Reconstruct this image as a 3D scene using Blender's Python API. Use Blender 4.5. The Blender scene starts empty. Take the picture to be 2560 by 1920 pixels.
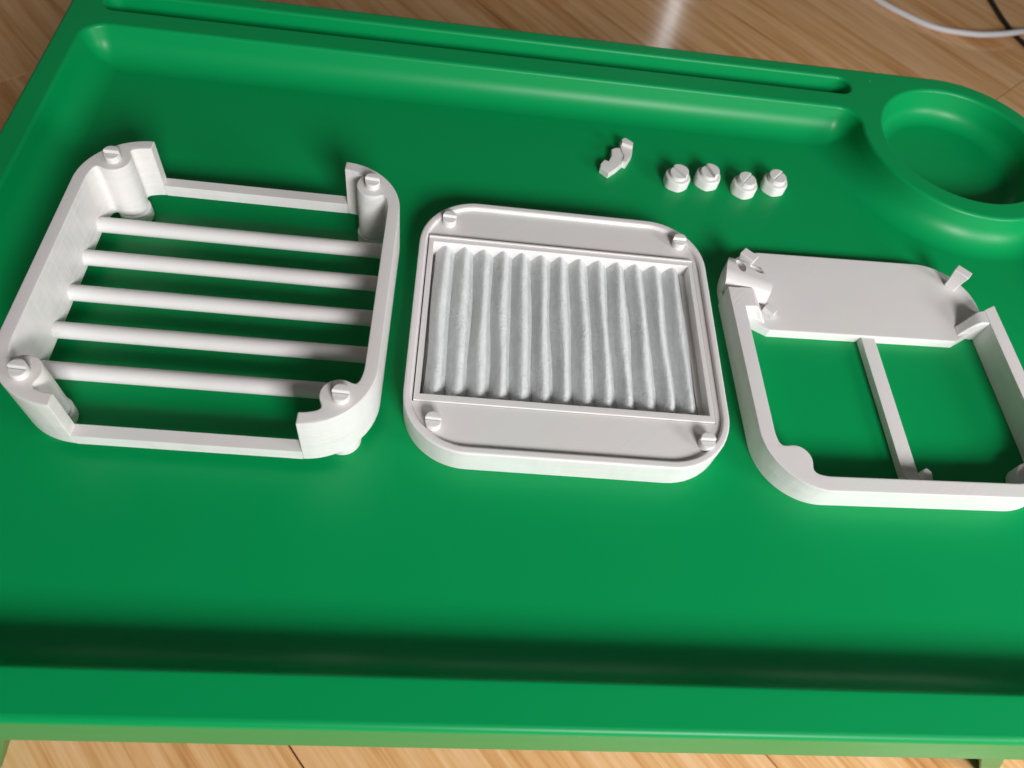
import bpy, bmesh, math, random
import numpy as np
from mathutils import Matrix, Vector
from mathutils.geometry import tessellate_polygon

K = 0.001            # everything below is written in millimetres
random.seed(4)
rng = np.random.RandomState(7)
S = bpy.context.scene
COL = S.collection

# ------------------------------------------------------------------ camera
cam_d = bpy.data.cameras.new('camera')
cam = bpy.data.objects.new('camera', cam_d); COL.objects.link(cam)
Rm = Matrix(((0.99227382, -0.06894933, -0.10314383),
             (0.00249416, 0.84227272, -0.53904586),
             (0.12404208, 0.53462384, 0.83593715)))
CPOS = Vector((-41.8356, -149.4532, 203.1063))
cam.matrix_world = Matrix.Translation(CPOS * K) @ Rm.to_4x4()
cam_d.sensor_width = 36.0
cam_d.lens = 36.0 * 1903.57 / 2560.0
cam_d.clip_start = 0.005
cam_d.clip_end = 30
cam_d.dof.use_dof = True
cam_d.dof.focus_distance = 0.243
cam_d.dof.aperture_fstop = 20.0
S.camera = cam

# ------------------------------------------------------------------ light
w = bpy.data.worlds.new('World'); S.world = w; w.use_nodes = True
nt = w.node_tree
bg = nt.nodes['Background']
tc = nt.nodes.new('ShaderNodeTexCoord'); sep = nt.nodes.new('ShaderNodeSeparateXYZ')
cr = nt.nodes.new('ShaderNodeValToRGB')
nt.links.new(tc.outputs['Generated'], sep.inputs[0])
mr = nt.nodes.new('ShaderNodeMapRange'); mr.inputs[1].default_value = -1; mr.inputs[2].default_value = 1
nt.links.new(sep.outputs['Z'], mr.inputs[0]); nt.links.new(mr.outputs[0], cr.inputs[0])
cr.color_ramp.elements[0].position = 0.35; cr.color_ramp.elements[0].color = (0.66, 0.52, 0.40, 1)
cr.color_ramp.elements[1].position = 0.62; cr.color_ramp.elements[1].color = (1.0, 0.94, 0.87, 1)
nt.links.new(cr.outputs[0], bg.inputs[0])
bg.inputs[1].default_value = 0.088

def area(name, loc, target, sx, sy, power, color):
    d = bpy.data.lights.new(name, 'AREA'); d.shape = 'RECTANGLE'
    d.size = sx * K; d.size_y = sy * K; d.energy = power; d.color = color
    o = bpy.data.objects.new(name, d); COL.objects.link(o)
    o.location = Vector(loc) * K
    o.rotation_euler = (Vector(target) - Vector(loc)).to_track_quat('-Z', 'Y').to_euler()
    return o
area('window_light', (290, -820, 535), (10, -10, 0), 320, 260, 10.4, (1.0, 0.985, 1.0))
area('side_fill_light', (540, -330, 215), (120, 40, 0), 190, 150, 1.75, (0.985, 0.995, 1.0))  # added fill lamp, brightens the right side and the cup wall
area('far_window_gap', (615, 2090, 690), (160, 560, -230), 18, 420, 0.36, (0.9, 0.95, 1.0))

S.view_settings.view_transform = 'Standard'
S.view_settings.look = 'None'
S.view_settings.exposure = 0.09
S.view_settings.gamma = 1.0

# ------------------------------------------------------------------ materials
def mat(name):
    m = bpy.data.materials.new(name); m.use_nodes = True
    n = m.node_tree.nodes; l = m.node_tree.links
    return m, n, l, n['Principled BSDF']

def noise(n, l, coord, scale, detail=4, rough=0.55, mapping=None):
    t = n.new('ShaderNodeTexNoise'); t.inputs['Scale'].default_value = scale
    t.inputs['Detail'].default_value = detail; t.inputs['Roughness'].default_value = rough
    if mapping:
        mp = n.new('ShaderNodeMapping'); mp.inputs['Scale'].default_value = mapping
        l.new(coord, mp.inputs[0]); l.new(mp.outputs[0], t.inputs['Vector'])
    else:
        l.new(coord, t.inputs['Vector'])
    return t

def green_plastic():
    m, n, l, b = mat('green_plastic')
    c = n.new('ShaderNodeTexCoord').outputs['Object']
    t = noise(n, l, c, 9, 3)
    r = n.new('ShaderNodeMapRange'); r.inputs[3].default_value = 0.32; r.inputs[4].default_value = 0.42
    l.new(t.outputs[0], r.inputs[0]); l.new(r.outputs[0], b.inputs['Roughness'])
    # sparse dust specks
    v = n.new('ShaderNodeTexVoronoi'); v.inputs['Scale'].default_value = 55
    l.new(c, v.inputs['Vector'])
    sp = n.new('ShaderNodeMapRange'); sp.inputs[1].default_value = 0.010; sp.inputs[2].default_value = 0.019
    sp.inputs[3].default_value = 1; sp.inputs[4].default_value = 0
    l.new(v.outputs['Distance'], sp.inputs[0])
    sc = n.new('ShaderNodeSeparateColor'); l.new(v.outputs['Color'], sc.inputs[0])
    th = n.new('ShaderNodeMath'); th.operation = 'GREATER_THAN'; th.inputs[1].default_value = 0.72
    l.new(sc.outputs[0], th.inputs[0])
    mu = n.new('ShaderNodeMath'); mu.operation = 'MULTIPLY'
    l.new(sp.outputs[0], mu.inputs[0]); l.new(th.outputs[0], mu.inputs[1])
    mx = n.new('ShaderNodeMix'); mx.data_type = 'RGBA'
    mx.inputs[6].default_value = (0.0, 0.275, 0.073, 1); mx.inputs[7].default_value = (0.3, 0.42, 0.33, 1)
    l.new(mu.outputs[0], mx.inputs[0]); l.new(mx.outputs[2], b.inputs['Base Color'])
    f = noise(n, l, c, 900, 2)
    bp = n.new('ShaderNodeBump'); bp.inputs['Strength'].default_value = 0.06; bp.inputs['Distance'].default_value = 0.0001
    l.new(f.outputs[0], bp.inputs['Height']); l.new(bp.outputs[0], b.inputs['Normal'])
    b.inputs['Specular IOR Level'].default_value = 0.24
    return m

def print_plastic(name, col=(0.79, 0.765, 0.745), layers=1.0, rough=0.42):
    """white printed plastic: layer lines up the walls, faint diagonal strokes on flat faces"""
    m, n, l, b = mat(name)
    c = n.new('ShaderNodeTexCoord').outputs['Object']
    b.inputs['Roughness'].default_value = rough
    b.inputs['Subsurface Weight'].default_value = 0.06
    b.inputs['Subsurface Radius'].default_value = (0.0015, 0.0013, 0.0012)
    b.inputs['Subsurface Scale'].default_value = 1.0
    lines0 = noise(n, l, c, 1.0, 2, 0.6, (12, 12, 3000))
    wide = noise(n, l, c, 1.0, 1, 0.5, (9, 9, 1150))
    seam_ = noise(n, l, c, 1.0, 2, 0.5, (420, 420, 4))
    la = n.new('ShaderNodeMath'); la.operation = 'ADD'; l.new(lines0.outputs[0], la.inputs[0]); l.new(wide.outputs[0], la.inputs[1])
    lb = n.new('ShaderNodeMath'); lb.operation = 'MULTIPLY_ADD'; lb.inputs[1].default_value = 0.8
    l.new(seam_.outputs[0], lb.inputs[0]); l.new(la.outputs[0], lb.inputs[2]); lines = lb
    dg = n.new('ShaderNodeMapping'); dg.inputs['Rotation'].default_value = (0, 0, 0.78)
    l.new(c, dg.inputs[0])
    st = noise(n, l, dg.outputs[0], 1.0, 1, 0.5, (2400, 30, 30))
    g = n.new('ShaderNodeNewGeometry'); sx = n.new('ShaderNodeSeparateXYZ'); l.new(g.outputs['Normal'], sx.inputs[0])
    ab = n.new('ShaderNodeMath'); ab.operation = 'ABSOLUTE'; l.new(sx.outputs['Z'], ab.inputs[0])
    mix = n.new('ShaderNodeMix'); mix.data_type = 'FLOAT'
    l.new(ab.outputs[0], mix.inputs[0]); l.new(lines.outputs[0], mix.inputs[2])
    ml = n.new('ShaderNodeMath'); ml.operation = 'MULTIPLY'; ml.inputs[1].default_value = 0.35
    l.new(st.outputs[0], ml.inputs[0]); l.new(ml.outputs[0], mix.inputs[3])
    cm = n.new('ShaderNodeMix'); cm.data_type = 'RGBA'
    cm.inputs[6].default_value = (col[0] * 0.93, col[1] * 0.93, col[2] * 0.92, 1); cm.inputs[7].default_value = (col[0] * 1.07, col[1] * 1.07, col[2] * 1.07, 1)
    cf = n.new('ShaderNodeMapRange'); cf.inputs[1].default_value = 0.15; cf.inputs[2].default_value = 1.6
    l.new(mix.outputs[0], cf.inputs[0]); l.new(cf.outputs[0], cm.inputs[0])
    blot = noise(n, l, c, 35, 3)
    cm2 = n.new('ShaderNodeMix'); cm2.data_type = 'RGBA'; cm2.blend_type = 'MULTIPLY'; cm2.inputs[0].default_value = 0.10
    l.new(cm.outputs[2], cm2.inputs[6]); l.new(blot.outputs[1], cm2.inputs[7]); l.new(cm2.outputs[2], b.inputs['Base Color'])
    patch = noise(n, l, c, 60, 2)
    pm = n.new('ShaderNodeMapRange'); pm.inputs[1].default_value = 0.35; pm.inputs[2].default_value = 0.7
    l.new(patch.outputs[0], pm.inputs[0])
    m2 = n.new('ShaderNodeMath'); m2.operation = 'MULTIPLY'; l.new(mix.outputs[0], m2.inputs[0]); l.new(pm.outputs[0], m2.inputs[1])
    bp = n.new('ShaderNodeBump'); bp.inputs['Strength'].default_value = 0.62 * layers
    bp.inputs['Distance'].default_value = 0.0003
    l.new(m2.outputs[0], bp.inputs['Height']); l.new(bp.outputs[0], b.inputs['Normal'])
    return m

def felt():
    m, n, l, b = mat('filter_felt')
    c = n.new('ShaderNodeTexCoord').outputs['Object']
    t1 = noise(n, l, c, 420, 5, 0.75, (1.4, 0.6, 1.4))
    r = n.new('ShaderNodeValToRGB')
    r.color_ramp.elements[0].position = 0.3; r.color_ramp.elements[0].color = (0.67, 0.695, 0.69, 1)
    r.color_ramp.elements[1].position = 0.7; r.color_ramp.elements[1].color = (0.80, 0.82, 0.815, 1)
    l.new(t1.outputs[0], r.inputs[0]); l.new(r.outputs[0], b.inputs['Base Color'])
    b.inputs['Roughness'].default_value = 0.9
    b.inputs['Sheen Weight'].default_value = 0.05
    t2 = noise(n, l, c, 900, 5, 0.75)
    t3 = noise(n, l, c, 130, 3, 0.6, (1.5, 0.35, 1.5))
    a = n.new('ShaderNodeMath'); a.operation = 'ADD'; l.new(t2.outputs[0], a.inputs[0])
    m3 = n.new('ShaderNodeMath'); m3.operation = 'MULTIPLY'; m3.inputs[1].default_value = 2.2
    l.new(t3.outputs[0], m3.inputs[0]); l.new(m3.outputs[0], a.inputs[1])
    bp = n.new('ShaderNodeBump'); bp.inputs['Strength'].default_value = 0.8; bp.inputs['Distance'].default_value = 0.0006
    l.new(a.outputs[0], bp.inputs['Height']); l.new(bp.outputs[0], b.inputs['Normal'])
    return m

def wood():
    m, n, l, b = mat('laminate_wood')
    c = n.new('ShaderNodeTexCoord').outputs['Object']
    oi = n.new('ShaderNodeObjectInfo')
    off = n.new('ShaderNodeVectorMath'); off.operation = 'ADD'
    sc_ = n.new('ShaderNodeVectorMath'); sc_.operation = 'SCALE'; sc_.inputs['Scale'].default_value = 3.0
    l.new(oi.outputs['Random'], sc_.inputs[0]); l.new(c, off.inputs[0]); l.new(sc_.outputs[0], off.inputs[1])
    v = off.outputs[0]
    a = noise(n, l, v, 1.0, 6, 0.62, (5.5, 130, 1))
    d = noise(n, l, v, 1.0, 3, 0.5, (2.2, 22, 1)); d.inputs['Distortion'].default_value = 1.2
    f = noise(n, l, v, 1.0, 2, 0.5, (14, 520, 1))
    mx = n.new('ShaderNodeMix'); mx.data_type = 'FLOAT'; mx.inputs[0].default_value = 0.42
    l.new(a.outputs[0], mx.inputs[2]); l.new(d.outputs[0], mx.inputs[3])
    m2 = n.new('ShaderNodeMix'); m2.data_type = 'FLOAT'; m2.inputs[0].default_value = 0.22
    l.new(mx.outputs[0], m2.inputs[2]); l.new(f.outputs[0], m2.inputs[3])
    r = n.new('ShaderNodeValToRGB'); e = r.color_ramp.elements
    e[0].position = 0.34; e[0].color = (0.36, 0.15, 0.055, 1)
    e[1].position = 0.585; e[1].color = (0.90, 0.56, 0.30, 1)
    k = r.color_ramp.elements.new(0.425); k.color = (0.66, 0.325, 0.12, 1)
    k = r.color_ramp.elements.new(0.495); k.color = (0.80, 0.45, 0.195, 1)
    l.new(m2.outputs[0], r.inputs[0]); l.new(r.outputs[0], b.inputs['Base Color'])
    b.inputs['Roughness'].default_value = 0.13
    b.inputs['Specular IOR Level'].default_value = 0.35
    bp = n.new('ShaderNodeBump'); bp.inputs['Strength'].default_value = 0.12; bp.inputs['Distance'].default_value = 0.0004
    l.new(m2.outputs[0], bp.inputs['Height']); l.new(bp.outputs[0], b.inputs['Normal'])
    return m

def plain(name, col, rough):
    m, n, l, b = mat(name)
    c = n.new('ShaderNodeTexCoord').outputs['Object']
    t = noise(n, l, c, 250, 3)
    r = n.new('ShaderNodeMapRange'); r.inputs[3].default_value = rough * 0.85; r.inputs[4].default_value = rough * 1.15
    l.new(t.outputs[0], r.inputs[0]); l.new(r.outputs[0], b.inputs['Roughness'])
    b.inputs['Base Color'].default_value = (*col, 1)
    return m

GREEN = green_plastic()
PRINT = print_plastic('white_printed_plastic')
PRINT_SMOOTH = print_plastic('white_printed_plastic_smooth', (0.79, 0.767, 0.752), 0.8, 0.38)
FELT = felt()
WOOD = wood()
WHITE_CABLE = plain('white_cable_sheath', (0.78, 0.77, 0.80), 0.4)
BLACK_CABLE = plain('black_cable_sheath', (0.012, 0.012, 0.014), 0.4)
GAP = plain('dark_joint', (0.10, 0.055, 0.03), 0.8)

# ------------------------------------------------------------------ object helpers
def tag(o, label=None, cat=None, group=None, kind=None):
    if label: o['label'] = label
    if cat: o['category'] = cat
    if group: o['group'] = group
    if kind: o['kind'] = kind
    return o

def thing(name, label, cat, loc=(0, 0, 0), rz=0.0, group=None):
    o = bpy.data.objects.new(name, None); COL.objects.link(o)
    o.empty_display_size = 0.01
    o.location = Vector(loc) * K; o.rotation_euler = (0, 0, rz)
    return tag(o, label, cat, group)

class MB:
    def __init__(s): s.v = []; s.f = []
    def add(s, verts, faces):
        b = len(s.v); s.v += [tuple(p) for p in verts]; s.f += [tuple(i + b for i in f) for f in faces]
    def build(s, name, m, parent=None, sharp=32, loc=None, rz=0, merge=True):
        me = bpy.data.meshes.new(name)
        me.from_pydata([(x * K, y * K, z * K) for x, y, z in s.v], [], s.f)
        bm = bmesh.new(); bm.from_mesh(me)
        if merge: bmesh.ops.remove_doubles(bm, verts=bm.verts, dist=1e-7)
        bmesh.ops.recalc_face_normals(bm, faces=bm.faces)
        bm.to_mesh(me); bm.free()
        for p in me.polygons: p.use_smooth = True
        me.set_sharp_from_angle(angle=math.radians(sharp))
        me.materials.append(m)
        o = bpy.data.objects.new(name, me); COL.objects.link(o)
        wn = o.modifiers.new('normals', 'WEIGHTED_NORMAL'); wn.keep_sharp = True; wn.weight = 80
        if parent: o.parent = parent
        if loc: o.location = Vector(loc) * K
        if rz: o.rotation_euler.z = rz
        return o

def soften(o, width, seg=3, ang=0.6):
    wn = o.modifiers.get('normals')
    if wn: o.modifiers.remove(wn)
    bv = o.modifiers.new('soft', 'BEVEL'); bv.width = width * K; bv.segments = seg; bv.limit_method = 'ANGLE'; bv.angle_limit = ang
    wn = o.modifiers.new('normals', 'WEIGHTED_NORMAL'); wn.keep_sharp = True; wn.weight = 80

def copy_tree(o, parent=None):
    c = o.copy(); COL.objects.link(c)
    if parent: c.parent = parent
    for ch in list(o.children): copy_tree(ch, c)
    return c

# ---- 2-D outlines ---------------------------------------------------------
def area2(p): return 0.5 * sum(p[i][0] * p[(i + 1) % len(p)][1] - p[(i + 1) % len(p)][0] * p[i][1] for i in range(len(p)))

def offset(p, d):
    """move a closed outline inwards (to the left of its direction when it runs anticlockwise)"""
    n = len(p); out = []
    for i in range(n):
        a = Vector(p[i - 1]); b = Vector(p[i]); c = Vector(p[(i + 1) % n])
        e1 = (b - a).normalized(); e2 = (c - b).normalized()
        n1 = Vector((-e1.y, e1.x)); n2 = Vector((-e2.y, e2.x))
        h = n1 + n2
        if h.length < 1e-6: h = n1
        h.normalize(); k = d / max(0.5, h.dot(n1))
        out.append((b.x + h.x * k, b.y + h.y * k))
    return out

def contour(f, x0, x1, y0, y1, h=0.3, tol=0.012):
    nx = int((x1 - x0) / h) + 1; ny = int((y1 - y0) / h) + 1
    xs = x0 + np.arange(nx) * h; ys = y0 + np.arange(ny) * h
    X, Y = np.meshgrid(xs, ys, indexing='ij'); F = f(X, Y) + 1e-7
    ins = F < 0
    cell = ins[:-1, :-1].astype(int) + ins[1:, :-1] * 2 + ins[1:, 1:] * 4 + ins[:-1, 1:] * 8
    I, J = np.nonzero((cell > 0) & (cell < 15))
    nxt = {}; pos = {}
    def ept(a, b):
        k = (a, b) if a < b else (b, a)
        if k not in pos:
            fa, fb = F[k[0]], F[k[1]]; t = fa / (fa - fb)
            pos[k] = (xs[k[0][0]] + (xs[k[1][0]] - xs[k[0][0]]) * t, ys[k[0][1]] + (ys[k[1][1]] - ys[k[0][1]]) * t)
        return k
    for i, j in zip(I.tolist(), J.tolist()):
        c = [(i, j), (i + 1, j), (i + 1, j + 1), (i, j + 1)]; s = [bool(ins[q]) for q in c]
        enter = []; leave = []
        for k in range(4):
            a, b = c[k], c[(k + 1) % 4]
            if s[k] and not s[(k + 1) % 4]: leave.append((k, ept(a, b)))
            if not s[k] and s[(k + 1) % 4]: enter.append((k, ept(a, b)))
        for k, e in leave:
            # solid on the left: walk from the leaving edge to the next entering edge
            best = min(enter, key=lambda q: (q[0] - k) % 4)
            nxt[e] = best[1]
    loops = []; used = set()
    for st in list(nxt):
        if st in used: continue
        lp = []; q = st
        while q not in used:
            used.add(q); lp.append(pos[q]); q = nxt[q]
        if len(lp) > 6: loops.append(simplify(lp, tol))
    return loops

def simplify(p, tol):
    P = np.array(p)
    def dp(a, b):
        if b <= a + 1: return []
        d = P[b] - P[a]; L = np.hypot(*d); q = P[a + 1:b] - P[a]
        dist = np.abs(q[:, 0] * d[1] - q[:, 1] * d[0]) / L if L > 1e-9 else np.hypot(q[:, 0], q[:, 1])
        k = int(dist.argmax())
        if dist[k] < tol: return []
        k += a + 1
        return dp(a, k) + [k] + dp(k, b)
    n = len(P); far = int(((P - P[0]) ** 2).sum(1).argmax())
    idx = [0] + dp(0, far) + [far]
    P2 = np.vstack([P, P[:1]]); P = P2
    idx += dp(far, n)
    return [tuple(P[i]) for i in idx]

def prism(mb, loops, z0, z1, b=0.3, b0=None, seg=2, hk=1.0):
    """solid from outlines (solid to the left of each), edges rounded by b on top and b0 below"""
    if b0 is None: b0 = b
    if len(loops) > 1 and all(area2(lp) > 0 for lp in loops):   # separate solids
        for lp in loops: prism(mb, [lp], z0, z1, b, b0, seg, hk)
        return
    prof = []
    if b0 > 0:
        for k in range(seg + 1):
            a = math.pi / 2 * k / seg; prof.append((b0 * (1 - math.sin(a)), z0 + b0 * (1 - math.cos(a))))
    else: prof.append((0, z0))
    if b > 0:
        for k in range(seg + 1):
            a = math.pi / 2 * k / seg; prof.append((b * (1 - math.cos(a)), z1 - b + b * math.sin(a)))
    else: prof.append((0, z1))
    rings = []
    for d, z in prof:
        rings.append([[(x, y, z) for x, y in (offset(lp, d * (hk if area2(lp) < 0 else 1)) if d > 0 else lp)] for lp in loops])
    for li, lp in enumerate(loops):
        n = len(lp)
        for k in range(len(prof) - 1):
            A, B = rings[k][li], rings[k + 1][li]
            mb.add(A + B, [(i, (i + 1) % n, n + (i + 1) % n, n + i) for i in range(n)])
    for ring in (rings[0], rings[-1]):
        flat = [q for lp in ring for q in lp]
        tr = tessellate_polygon([[Vector((x, y, 0)) for x, y, z in lp] for lp in ring])
        mb.add(flat, [tuple(t) for t in tr])

def circle(cx, cy, r, n=32, a0=0.0):
    return [(cx + r * math.cos(a0 + 2 * math.pi * i / n), cy + r * math.sin(a0 + 2 * math.pi * i / n)) for i in range(n)]

def rr_sdf(X, Y, hx, hy, r, cx=0, cy=0):
    qx = np.abs(X - cx) - hx + r; qy = np.abs(Y - cy) - hy + r
    return np.minimum(np.maximum(qx, qy), 0) + np.hypot(np.maximum(qx, 0), np.maximum(qy, 0)) - r
def smin(a, b, k):
    h = np.clip(0.5 + 0.5 * (b - a) / k, 0, 1)
    return b + (a - b) * h - k * h * (1 - h)
def circ(X, Y, cx, cy, r): return np.hypot(X - cx, Y - cy) - r
def half(X, Y, px, py, nx, ny):
    L = math.hypot(nx, ny); return ((X - px) * nx + (Y - py) * ny) / L

def poly_ccw(p): return p if area2(p) > 0 else p[::-1]

def box(mb, x0, x1, y0, y1, z0, z1, b=0.2):
    prism(mb, [[(x0, y0), (x1, y0), (x1, y1), (x0, y1)]], z0, z1, b)

def rod_x(mb, x0, x1, y, z, r, n=20):
    v = []; f = []
    for x in (x0, x1):
        for i in range(n):
            a = 2 * math.pi * i / n; v.append((x, y + r * math.cos(a), z + r * math.sin(a)))
    f = [(i, (i + 1) % n, n + (i + 1) % n, n + i) for i in range(n)]
    f += [tuple(range(n)), tuple(range(n, 2 * n))]
    mb.add(v, f)

def half_pin(mb, r, h_hi, h_lo, ang=0.0, z0=0.0):
    """round stud whose far half stands a little higher than its near half"""
    n = 14
    for side, h in ((0, h_hi), (1, h_lo)):
        g = 0.12 if side == 0 else -0.0
        p = [(r * math.cos(math.pi * i / n), g + r * math.sin(math.pi * i / n)) for i in range(n + 1)]
        if side: p = [(x, -y - 0.12) for x, y in p]
        c, s = math.cos(ang), math.sin(ang)
        p = poly_ccw([(c * x - s * y, s * x + c * y) for x, y in p])
        prism(mb, [p], z0, z0 + h, 0.25)
    prism(mb, [circle(0, 0, r * 0.93, 24)], z0, z0 + h_lo - 0.7, 0.0)

# ================================================================== FLOOR
FZ = -230
floor = thing('floor', 'light brown laminate wood floor far below the green tray', None, (0, 0, FZ))
floor['kind'] = 'structure'
ang = math.radians(-49)
tdir = Vector((math.cos(ang), math.sin(ang))); ndir = Vector((-math.sin(ang), math.cos(ang)))
PWID = 190.0
base = MB(); box(base, -2600, 2800, -1800, 3200, -14, -9, 0)
base.build('subfloor', GAP, floor)
n0 = Vector((-100.5, -97.2)).dot(ndir)
t_left = Vector((-395, 392)).dot(tdir); t_right = Vector((538, 541)).dot(tdir)
meshes = {}
for k in range(-7, 12):
    na = n0 + PWID * k
    L = 1220.0
    rowt = t_left if k == 0 else (t_right if k == 4 else t_left + (k * 457) % L)
    lo, hi = -2200, 2200
    ts = []; t = rowt
    while t > lo: t -= L
    while t < hi: ts.append(t); t += L
    for t in ts:
        key = 'p'
        if key not in meshes:
            mb = MB(); g = 0.35
            prism(mb, [[(g, g), (L - g, g), (L - g, PWID - g), (g, PWID - g)]], -9, 0, 0.5, 0, 1)
            o = mb.build('plank', WOOD, floor); meshes[key] = o
        else:
            o = meshes[key].copy(); COL.objects.link(o); o.parent = floor
        P = tdir * t + ndir * na
        o.location = (P.x * K, P.y * K, (0.05 * ((k * 7) % 3)) * K); o.rotation_euler.z = ang

def cable(name, pts, r, m, label, cat):
    """round flexible cable through the given points, swept as a mesh"""
    P = [Vector(p) for p in pts]; Q = []
    for i in range(len(P) - 1):
        a = P[max(i - 1, 0)]; b = P[i]; c = P[i + 1]; d = P[min(i + 2, len(P) - 1)]
        for k in range(10):
            t = k / 10
            Q.append(0.5 * ((2 * b) + (c - a) * t + (2 * a - 5 * b + 4 * c - d) * t * t + (3 * b - a - 3 * c + d) * t ** 3))
    Q.append(P[-1]); n = 14; v = []; f = []
    for i, q in enumerate(Q):
        T = (Q[min(i + 1, len(Q) - 1)] - Q[max(i - 1, 0)]).normalized()
        U = T.cross(Vector((0, 0, 1))).normalized(); W = U.cross(T)
        for j in range(n):
            a = 2 * math.pi * j / n; v.append(tuple(q + U * r * math.cos(a) + W * r * math.sin(a)))
    for i in range(len(Q) - 1):
        for j in range(n): f.append((i * n + j, i * n + (j + 1) % n, (i + 1) * n + (j + 1) % n, (i + 1) * n + j))
    f += [tuple(range(n)), tuple(range(len(v) - n, len(v)))]
    mb = MB(); mb.add(v, f)
    return tag(mb.build(name, m, sharp=60), label, cat)
zc = FZ + 3.2
cable('white_cable', [(300, 830, zc), (380, 720, zc), (416.7, 673.8, zc), (438.9, 651.3, zc), (474.3, 628.4, zc), (513.5, 619.1, zc + 3),
                      (542.5, 621.0, zc + 5), (572, 631.0, zc + 5), (600, 650, zc), (660, 700, zc), (760, 760, zc)], 3.1, WHITE_CABLE,
      'white cable curving across the wood floor beyond the tray', 'cable')
cable('black_cable', [(560, 900, zc - 0.6), (568, 780, zc - 0.6), (568.4, 706, zc - 0.6), (569, 666, zc - 0.6), (572.5, 640, zc - 0.8),
                      (578, 620, zc - 0.6), (592, 590, zc - 0.6), (640, 520, zc - 0.6), (720, 450, zc - 0.6)], 2.4, BLACK_CABLE,
      'black cable lying on the wood floor and passing under the white cable', 'cable')

# ================================================================== TRAY TABLE
TZ = 12.0
table = thing('tray_table', 'green plastic tray table with a sunken top, a long slot and a round cup well', 'tray table', (0, 0, 0))

def arc(cx, cy, r, a0, a1, n):
    return [((cx + r * math.cos(math.radians(a0 + (a1 - a0) * i / n)), cy + r * math.sin(math.radians(a0 + (a1 - a0) * i / n)))) for i in range(n + 1)]
CX, CY = 174.0, 110.5
def basin_outline(d=0.0):
    """rim of the sunken part, moved inwards by d (round corners shrink, the bulge round the cup grows)"""
    x0, x1, y0, y1 = -185.6 + d, 207.0 - d, -111.5 + d, 127.0 - d
    r, RC = max(10.0 - d, 1.6), 43.0 + d
    p = arc(x0 + r, y0 + r, r, 180, 270, 12) + arc(x1 - r, y0 + r, r, 270, 360, 12)
    ccx = x1 - r; dy = math.sqrt((RC + r) ** 2 - (ccx - CX) ** 2); ccy = CY - dy
    aj = math.degrees(math.atan2(CY - ccy, CX - ccx))
    p += arc(ccx, ccy, r, 0, aj, 12)
    c2y = y1 - r; dx = math.sqrt((RC + r) ** 2 - (c2y - CY) ** 2); c2x = CX - dx
    a2 = math.degrees(math.atan2(c2y - CY, c2x - CX))
    a2 = a2 + 360 if a2 < 0 else a2
    p += arc(CX, CY, RC, aj + 180, a2, 60)[1:-1]
    p += arc(c2x, c2y, r, a2 - 180, 90, 14) + arc(x0 + r, y1 - r, r, 90, 180, 12)
    return p
def clean(p):
    out = []
    for q in p:
        if not out or math.hypot(q[0] - out[-1][0], q[1] - out[-1][1]) > 0.02: out.append(q)
    if math.hypot(out[0][0] - out[-1][0], out[0][1] - out[-1][1]) < 0.02: out.pop()
    return out
BAS = basin_outline()
def outer_outline():
    x0, x1, y0, y1 = -193.9, 218.2, -122.6, 154.6
    p = arc(x0 + 17, y0 + 17, 17, 180, 270, 12) + arc(x1 - 17, y0 + 17, 17, 270, 360, 12)
    p += arc(CX, CY, 44.2, 0, 90, 40) + arc(x0 + 15, y1 - 15, 15, 90, 180, 12)
    return clean(p)
OUT = outer_outline()
def slot_outline():
    x0, x1, y0, y1, r = -182.5, 132.0, 134.8, 148.2, 6.0
    return clean(arc(x0 + r, y0 + r, r, 180, 270, 10) + arc(x1 - r, y0 + r, r, 270, 360, 10) + arc(x1 - r, y1 - r, r, 0, 90, 10) + arc(x0 + r, y1 - r, r, 90, 180, 10))
SLOT = slot_outline()
CUP = circle(CX, CY, 36.3, 96)

def well_profile(depth, rt, rb, draft):
    """(inset, z) pairs: rounded lip, sloping wall, rounded foot"""
    a = math.radians(draft); pr = []
    # lip arc: from horizontal to the wall's slope
    for k in range(6):
        t = (math.pi / 2 - a) * k / 5; pr.append((rt * math.sin(t), TZ - rt * (1 - math.cos(t))))
    x, z = pr[-1]
    # end of wall where the foot arc starts
    zb = TZ - depth; zf = zb + rb * (1 - math.sin(a))
    x2 = x + (z - zf) * math.tan(a)
    cxx = x2 + rb * math.cos(a); czz = zb + rb
    for k in range(9):
        t = a + (math.pi / 2 - a) * k / 8
        pr.append((cxx - rb * math.cos(t), czz - rb * math.sin(t)))
    return pr
top = MB()
def sweep(mb, outline, prof, cap=True, off=None):
    rings = [[(x, y, z) for x, y in (off(d) if off else offset(outline, d) if abs(d) > 1e-9 else outline)] for d, z in prof]
    n = len(outline)
    for A, B in zip(rings[:-1], rings[1:]):
        mb.add(A + B, [(i, (i + 1) % n, n + (i + 1) % n, n + i) for i in range(n)])
    if cap:
        tr = tessellate_polygon([[Vector((x, y, 0)) for x, y, z in rings[-1]]])
        mb.add(rings[-1], [tuple(t) for t in tr])
sweep(top, BAS, well_profile(12, 1.5, 10.5, 18), off=basin_outline)
sweep(top, SLOT, well_profile(10.5, 1.3, 2.5, 9))
sweep(top, CUP, well_profile(13, 1.6, 7.5, 12))
lip = [(-1.9 * (math.sin(t) - 1) * -1 + 0, 0) for t in ()]
skirt = []
for k in range(6):
    t = math.pi / 2 * k / 5; skirt.append((1.9 - 1.9 * math.sin(t), TZ - 1.9 + 1.9 * math.cos(t)))
skirt += [(-1.1, -6.2), (-0.7, -7.0), (2.0, -7.0), (2.0, 6.0)]
edge_in = offset(OUT, 1.9)
rings_flat = [edge_in, BAS, SLOT, CUP]
sweep(top, OUT, skirt, cap=False)
tr = tessellate_polygon([[Vector((x, y, 0)) for x, y in lp] for lp in rings_flat])
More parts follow.
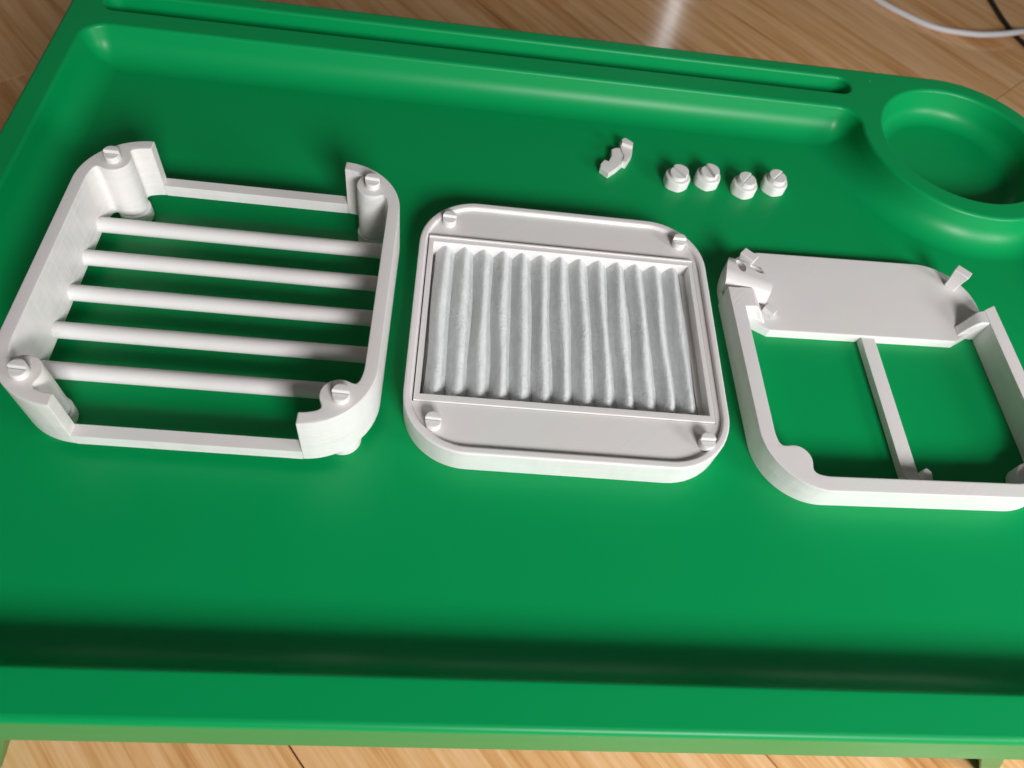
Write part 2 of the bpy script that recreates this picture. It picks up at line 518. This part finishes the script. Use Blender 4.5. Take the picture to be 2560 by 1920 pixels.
top.add([(x, y, TZ) for lp in rings_flat for x, y in lp], [tuple(t) for t in tr])
# underside sheet, so that the tray has thickness
und = offset(OUT, 2.0)
top.add([(x, y, -2.6) for x, y in und], [tuple(t) for t in tessellate_polygon([[Vector((x, y, 0)) for x, y in und]])])
tray = top.build('tray_top', GREEN, table, sharp=50)

def strut(name, pts_top, pts_bot, zt, zb):
    v = [(x, y, zt) for x, y in pts_top] + [(x, y, zb) for x, y in pts_bot]
    n = len(pts_top); mb = MB()
    mb.add(v, [(i, (i + 1) % n, n + (i + 1) % n, n + i) for i in range(n)] + [tuple(range(n)), tuple(range(n, 2 * n))])
    return mb.build(name, GREEN, table)
# near legs splay outwards under the tray's front corners (their tops show below the skirt)
strut('leg', [(-151, -121), (-135.5, -121), (-135.5, -106), (-151, -106)], [(-250, -108), (-234, -108), (-234, -94), (-250, -94)], -3, FZ)
strut('leg', [(110.8, -121), (118.5, -121), (126, -106), (114, -106)], [(271.5, -104), (281.5, -104), (290, -88), (276, -88)], -3, FZ)
strut('leg', [(-180, 120), (-166, 120), (-166, 136), (-180, 136)], [(-262, 112), (-248, 112), (-248, 128), (-262, 128)], -3, FZ)
strut('leg', [(180, 120), (194, 120), (194, 136), (180, 136)], [(270, 112), (284, 112), (284, 128), (270, 128)], -3, FZ)

# ================================================================== GRILLE FRAME (left)
g = thing('grille_frame', 'tall white square frame with five round crossbars, leftmost of the printed pieces', 'frame', (-106.62, -1.2, 0), math.radians(-0.715))
Z0, Z1, ZH = 4.8, 9.2, 24.9
def ring_full(X, Y):
    o = rr_sdf(X, Y, 50, 50, 20); i = rr_sdf(X, Y, 46.2, 46.3, 16.5)
    r = np.maximum(o, -i)
    for sx in (-1, 1):
        for sy in (-1, 1):
            r = smin(r, circ(X, Y, 40.4 * sx, 40.2 * sy, 5.1), 2.4)
    return np.maximum(r, o)
def towers(X, Y):
    return np.maximum(ring_full(X, Y), np.where(np.abs(Y) > 20, 30.6 - np.abs(X), -5))
def sills(X, Y):
    return np.maximum(ring_full(X, Y), np.abs(X) - 30.6)
mb = MB()
prism(mb, contour(towers, -52, 52, -52, 52, 0.25), Z0, ZH, 0.35, 0.3)
lp = [l for l in contour(sills, -52, 52, -52, 52, 0.25)]
prism(mb, lp, Z0, Z1, 0.0, 0.0)
mb.build('frame_wall', PRINT, g, sharp=38)
for yc in (27.6, 13.4, -0.8, -14.9, -28.8):
    mb = MB(); rod_x(mb, -46.6, 46.6, 0, 0, 2.55)
    mb.build('crossbar', PRINT_SMOOTH, g, loc=(0, yc, 7.7))
pm = MB(); half_pin(pm, 2.35, 3.3, 2.3)
pin0 = None
for px, py, a in ((-40.4, 40.0, 0.0), (40.4, 40.0, -0.08), (-40.2, -41.0, -0.05), (41.2, -40.9, -0.04)):
    if pin0 is None: pin0 = o = pm.build('pin', PRINT_SMOOTH, g)
    else: o = pin0.copy(); COL.objects.link(o)
    o.parent = g; o.location = (px * K, py * K, (ZH - 0.02) * K); o.rotation_euler.z = a
ft = MB(); prism(ft, [circle(0, 0, 5.25, 36)], 0, 4.78, 0.5, 0.7)
foot0 = None
for px, py in ((-39.6, 39.6), (40.0, 39.6), (-39.8, -40.3), (40.2, -40.6)):
    if foot0 is None: foot0 = o = ft.build('foot', PRINT, g)
    else: o = foot0.copy(); COL.objects.link(o)
    o.parent = g; o.location = (px * K, py * K, 0)

# ================================================================== FILTER UNIT (middle)
f = thing('filter_unit', 'white rounded square case holding a pleated grey-white filter, middle of the printed pieces', 'filter', (0, 0, 0), math.radians(-0.728))
XA, XB, YA, YB = -46.9, 45.5, -32.8, 33.0     # cassette outline
def loops_rr(hx, hy, r, n=14, cx=0, cy=0):
    return clean(arc(cx - hx + r, cy - hy + r, r, 180, 270, n) + arc(cx + hx - r, cy - hy + r, r, 270, 360, n) + arc(cx + hx - r, cy + hy - r, r, 0, 90, n) + arc(cx - hx + r, cy + hy - r, r, 90, 180, n))
def rect(x0, x1, y0, y1): return [(x0, y0), (x1, y0), (x1, y1), (x0, y1)]
mb = MB()
rimz = 10.1
prism(mb, [loops_rr(50, 50, 20), loops_rr(47.6, 47.3, 17.6)[::-1]], 0, rimz, 0.75, 0.3, 4)
prism(mb, [loops_rr(47.9, 47.6, 17.9), rect(XA - 0.35, XB + 0.3, YA - 0.22, YB + 0.1)[::-1]], 0.3, 8.7, 0.0, 0.0)
prism(mb, [rect(XA + 1, XB - 1, YA + 1, YB - 1)], 0.2, 1.2, 0)
mb.build('case', PRINT_SMOOTH, f, sharp=38)
mb = MB()
prism(mb, [rect(XA, XB, YA, YB), rect(XA + 1.7, XB - 1.6, YA + 2.3, YB - 2.6)[::-1]], 1.0, 9.3, 0.22, 0)
prism(mb, [rect(42.1, XB - 1.5, YA + 2.2, YB - 2.5)], 1.0, 4.6, 0)  # made-up ledge, added to brighten the gap beside the last pleat
# thin raised lip along the far and right sides of the cassette
prism(mb, [rect(XA + 0.1, XB - 0.1, YB - 0.9, YB - 0.1)], 9.3, 9.9, 0.2)
mb.build('cassette', PRINT_SMOOTH, f, sharp=38)
# pleats
px0, pitch, npl = -44.4, 6.66, 13
ya, yb = YA + 2.2, YB - 2.5
NY = 46
def seam(k, t):      # wandering valley line k at fraction t
    return 0.42 * math.sin(2.3 * k + 5 * t) * math.sin(math.pi * min(1, t * 1.15)) + 0.14 * math.sin(9 * t + 4.1 * k)
for k in range(npl):
    v = []; NU = 14; fr = []
    ph = random.uniform(0, 6.28)
    for j in range(NY + 1):
        t = j / NY; y = ya + (yb - ya) * t
        xl = px0 + pitch * k + seam(k, t); xr = px0 + pitch * (k + 1) + seam(k + 1, t)
        zv = 4.1; zp = 7.8 + 0.12 * math.sin(7 * t + ph)
        fl = math.exp(-((t - 0.06) / 0.05) ** 2) * (1.0 if k in (3, 4) else 0.25)    # pinched near ends
        pk = 0.52 + 0.05 * math.sin(6.5 * t + ph) * math.sin(math.pi * t)
        for i in range(NU + 1):
            u = i / NU
            tri = u / pk if u < pk else (1 - u) / (1 - pk)
            # rounded crest, straight flanks
            s = min(1.0, tri); s = s - 0.20 * max(0, (s - 0.60) / 0.40) ** 2
            s = (s / 0.80)
            z = zv + (zp - zv) * min(1, s) + 0.05 * math.sin(31 * t + 5 * u + ph)
            x = xl + (xr - xl) * u
            x += fl * 0.9 * (0.5 - u) * -1.0 * (1 if s < 0.8 else 0.3)
            v.append((x, y, z))
    for j in range(NY):
        for i in range(NU):
            a = j * (NU + 1) + i; fr.append((a, a + 1, a + NU + 2, a + NU + 1))
    mb = MB(); mb.add(v, fr)
    mb.build('pleat', FELT, f, sharp=80, merge=False)
pin1 = None
pm = MB(); half_pin(pm, 2.35, 3.7, 2.7)
for px, py, a in ((-40.5, 40.2, -0.05), (41.3, 40.4, 0.0), (-40.5, -40.4, -0.05), (41.4, -40.5, 0.03)):
    if pin1 is None: pin1 = o = pm.build('pin', PRINT_SMOOTH, f)
    else: o = pin1.copy(); COL.objects.link(o)
    o.parent = f; o.location = (px * K, py * K, 8.65 * K); o.rotation_euler.z = a

# ================================================================== OPEN FRAME WITH PLATE (right)
r = thing('plate_frame', 'low white square frame with a flat plate, one crossbar and broken stubs, rightmost printed piece', 'frame', (107.72, -4.16, 0), math.radians(1.243))
RH, RP = 10.3, 3.9
def rbody(X, Y):
    o = rr_sdf(X, Y, 50, 50, 20); i = rr_sdf(X, Y, 45.1, 45.1, 15)
    q = np.maximum(o, -i)
    q = smin(q, circ(X, Y, -40.2, -40.0, 5.0), 3.0)
    q = np.maximum(q, o)
    cutR = half(X, Y, 50, 26.0, -0.46, 0.89); cutL = Y - 26.5
    q = np.maximum(q, np.where(X > 0, cutR, cutL))
    return q
mb = MB(); prism(mb, contour(rbody, -52, 52, -52, 52, 0.25), 0, RH, 0.3, 0.25)
mb.build('frame_wall', PRINT, r, sharp=38)
def rplate(X, Y):
    o = rr_sdf(X, Y, 50, 50, 20) + 0.5
    n1 = 13.4 - Y
    d1 = half(X, Y, 34.8, 13.4, 0.50, -0.86); d2 = half(X, Y, -34.8, 13.4, -0.50, -0.86)
    e = np.maximum(n1, np.minimum(18.2 - Y, np.where(X > 0, d1, d2)))
    return np.maximum(o, e)
mb = MB(); prism(mb, contour(rplate, -52, 52, 10, 52, 0.25), 0, RP, 0.35, 0.2)
mb.build('plate', PRINT_SMOOTH, r, sharp=38)
mb = MB()
bar = [(-1.9, -45.6), (3.4, -45.6), (4.2, 13.6), (-1.0, 13.6)]
prism(mb, [bar], 0.02, 3.2, 0.35)
mb.build('crossbar', PRINT_SMOOTH, r)
# ramp where the bar meets the near wall, and the small broken peg beside it
mb = MB()
mb.add([(-1.8, -34.5, 2.6), (3.5, -34.5, 2.6), (3.4, -45.6, 2.6), (-1.9, -45.6, 2.6), (3.4, -45.6, 6.2), (-1.9, -45.6, 6.2), (-1.6, -40, 3.4), (3.3, -40, 3.4)],
       [(0, 3, 2, 1), (0, 1, 7, 6), (6, 7, 4, 5), (0, 6, 5, 3), (1, 2, 4, 7), (3, 5, 4, 2)])
mb.build('gusset', PRINT_SMOOTH, r, sharp=60)
mb = MB()
prism(mb, [[(2.6, -42.5), (5.4, -43.2), (5.9, -40.2), (4.6, -38.8), (3.0, -39.6)]], 0.0, 6.4, 0.6)
prism(mb, [[(3.0, -45.6), (11.5, -45.6), (8.8, -44.6), (5.2, -43.0), (3.0, -42.6)]], 0.0, 5.6, 0.5)
mb.build('peg', PRINT_SMOOTH, r)
mb = MB(); prism(mb, [circle(40.9, -40.8, 5.6, 32)], 0, 6.0, 0.5)
prism(mb, [[(38.0, -37.5), (39.3, -36.6), (45.6, -33.5), (45.6, -40), (40, -42)]], 0, 5.9, 0.4)
mb.build('corner_post', PRINT_SMOOTH, r)
# wedge arms from the side walls down to the plate
def arm(prof):
    """web running inwards from a side wall and dropping to the plate: (x, y near, y far, z top) stations"""
    mb = MB(); v = []; fc = []
    for x, y0, y1, z in prof:
        v += [(x, y0, 0.03), (x, y0, z), (x, y1, z), (x, y1, 0.03)]
    for i in range(len(prof) - 1):
        for k in range(4): fc.append((4 * i + k, 4 * i + (k + 1) % 4, 4 * i + 4 + (k + 1) % 4, 4 * i + 4 + k))
    n = 4 * (len(prof) - 1); fc += [(0, 1, 2, 3), (n, n + 1, n + 2, n + 3)]
    mb.add(v, fc); o = mb.build('arm', PRINT_SMOOTH, r, sharp=50)
    soften(o, 0.5, 3, 0.9)
    return o
arm([(45.6, 17.4, 23.6, 10.2), (42.6, 17.6, 23.0, 10.1), (41.0, 17.6, 22.2, 9.0), (39.2, 17.3, 21.4, 6.6), (37.6, 16.6, 20.8, 4.8), (36.2, 15.8, 20.2, 3.95)])
arm([(-45.6, 18.0, 27, 10.2), (-41.4, 18.3, 27, 10.15), (-40.0, 18.3, 27, 9.4), (-38.6, 17.4, 26, 7.4), (-37.4, 16.8, 25, 5.4), (-36.2, 16.2, 23.5, 4.0)])
# broken chunk beside the left arm
mb = MB(); prism(mb, [poly_ccw([(-36.2, 21.6), (-33.4, 18.2), (-31.4, 20.6), (-34.2, 24.0)])], RP - 0.1, 6.4, 0.45)
mb.build('broken_stub', PRINT_SMOOTH, r)
# corner block: rounded, cut by two recesses
def boolean(o, cutter, op):
    md = o.modifiers.new('b', 'BOOLEAN'); md.operation = op; md.solver = 'EXACT'; md.object = cutter
    bpy.context.view_layer.update()
    me = bpy.data.meshes.new_from_object(o.evaluated_get(bpy.context.evaluated_depsgraph_get()))
    o.modifiers.clear(); old = o.data; o.data = me; bpy.data.meshes.remove(old)
    cm = cutter.data; bpy.data.objects.remove(cutter); bpy.data.meshes.remove(cm)
# ridge: half-round on the near side, flat on top; runs from the corner inwards
A, B = Vector((-54.0, 35.4)), Vector((-33.6, 28.2)); ax = (B - A).normalized(); nn = Vector((-ax.y, ax.x))
pr = []
RR, ZC = 4.9, 6.6
for k in range(15):
    t = math.pi * 0.5 * (k / 14) + math.pi * 0.5 - math.pi * 0.5 * 0
    t = math.pi + 0.5 - (math.pi / 2 + 0.5) * k / 14
    pr.append((RR * math.cos(t), ZC + RR * math.sin(t)))
pr += [(3.0, ZC + RR), (6.2, ZC + RR - 0.7), (7.2, ZC + RR - 2.2), (7.2, RP - 0.3), (-3.6, RP - 0.3)]
v = []
for P0 in (A, B):
    v += [((P0 + nn * q).x, (P0 + nn * q).y, z) for q, z in pr]
# the blunt end leans back on its far side
n = len(pr)
for i in range(n, 2 * n):
    q = pr[i - n][0]; sh = -0.75 * max(0, q + 1.0)
    v[i] = (v[i][0] + ax.x * sh, v[i][1] + ax.y * sh, v[i][2])
mb = MB(); mb.add(v, [(i, (i + 1) % n, n + (i + 1) % n, n + i) for i in range(n)] + [tuple(range(n)), tuple(range(n, 2 * n))])
ridge = mb.build('corner_block', PRINT_SMOOTH, None, sharp=38)
def tmp(fn):
    m_ = MB(); fn(m_); return m_.build('cutter', PRINT_SMOOTH, None)
boolean(ridge, tmp(lambda q: prism(q, [loops_rr(49.9, 49.9, 20, 24)], -1, 30, 0)), 'INTERSECT')
def oval(cx, cy, a, b, ang, n=24):
    return [(cx + a * math.cos(t) * math.cos(ang) - b * math.sin(t) * math.sin(ang), cy + a * math.cos(t) * math.sin(ang) + b * math.sin(t) * math.cos(ang)) for t in [2 * math.pi * i / n for i in range(n)]]
boolean(ridge, tmp(lambda q: prism(q, [oval(-43.9, 35.6, 1.5, 3.0, 0.15)], 7.0, 16, 0)), 'DIFFERENCE')
boolean(ridge, tmp(lambda q: prism(q, [oval(-38.4, 34.4, 2.7, 1.15, -0.75)], 8.6, 16, 0)), 'DIFFERENCE')
ridge.parent = r
for p_ in ridge.data.polygons: p_.use_smooth = True
ridge.data.set_sharp_from_angle(angle=math.radians(38))
soften(ridge, 0.35, 2, 0.8)
def stub(mb, cx, cy, z0, z1, a, w0, w1, d0, d1):
    v = []
    for z, ww, dd in ((z0, w0, d0), ((z0 + z1) / 2, w0 * 0.6 + w1 * 0.4, d0), (z1, w1, d1)):
        for x, y in ((-ww, -dd), (ww, -dd), (ww, dd), (-ww, dd)):
            v.append((cx + x * math.cos(a) - y * math.sin(a), cy + x * math.sin(a) + y * math.cos(a), z))
    fc = [(0, 1, 2, 3), (8, 9, 10, 11)]
    for k in (0, 4): fc += [(k + i, k + (i + 1) % 4, k + 4 + (i + 1) % 4, k + 4 + i) for i in range(4)]
    mb.add(v, fc)
for cx, cy, z0, z1, a, nm in ((41.6, 39.4, RP - .1, 12.4, -0.75, 'pin'), (-40.6, 39.6, RP - .1, 12.9, -0.75, 'pin')):
    mb = MB(); stub(mb, cx, cy, z0, z1, a, 2.0, 2.9, 1.3, 1.9)
    o = mb.build(nm, PRINT_SMOOTH, r, sharp=30)
    soften(o, 0.3, 2)

# ================================================================== LOOSE NUTS
def knob(x, y, rz, label, variant):
    t = thing('printed_nut', label, 'nut', (x, y, 0), rz, 'row of small white printed nuts')
    def body(X, Y):
        q = circ(X, Y, 0, 0, 5.35)
        for k in range(6):
            a = k * math.pi / 3
            q = -smin(-q, -(X * math.cos(a) + Y * math.sin(a) - 5.1), 1.3)
        return q
    mb = MB(); prism(mb, contour(body, -6, 6, -6, 6, 0.15), 0, 4.5, 0.6, 0.4, 3)
    mb.build('nut_body', PRINT_SMOOTH, t)
    mb = MB(); half_pin(mb, 3.5, 2.8, 2.2 if variant else 1.7, 0.0, 4.3)
    mb.build('slotted_stud', PRINT_SMOOTH, t)
knob(48.4, 81.6, -0.95, 'small white nut nearest the broken clip, first of the row from the left', 0)
knob(61.2, 83.9, -1.2, 'small white nut second in the row, close beside the leftmost nut', 0)
knob(76.0, 81.2, 0.95, 'small white nut with a slanting slot, set nearer the viewer, third from the left', 1)
knob(89.2, 84.5, 0.85, 'small white nut with a slanting slot nearest the cup well, last of the row', 1)

# ================================================================== BROKEN CLIP
c = thing('broken_clip', 'small broken white clip with two hooks lying left of the row of nuts', 'clip', (0, 0, 0))
mb = MB()
P = [(20.7, 80.6), (24.2, 84.0), (27.2, 87.8), (27.6, 92.5), (26.6, 96.0), (24.8, 96.2), (22.8, 94.8), (22.6, 91.0), (21.2, 87.6), (19.6, 88.4), (17.8, 85.6), (17.6, 83.6)]
prism(mb, [poly_ccw(P)], 0, 3.0, 0.35)
mb.build('clip_bar', PRINT_SMOOTH, c)
mb = MB()
P = [(26.6, 88.0), (28.3, 87.2), (30.9, 92.2), (31.9, 98.2), (28.6, 101.0), (26.6, 99.6), (26.6, 95.0), (27.6, 91.0)]
prism(mb, [poly_ccw(P)], 0, 3.4, 0.35)
P = [(27.0, 97.2), (31.2, 95.6), (31.6, 98.0), (28.6, 100.6), (26.9, 99.3)]
prism(mb, [poly_ccw(P)], 3.0, 4.8, 0.3)
mb.build('clip_hook', PRINT_SMOOTH, c)
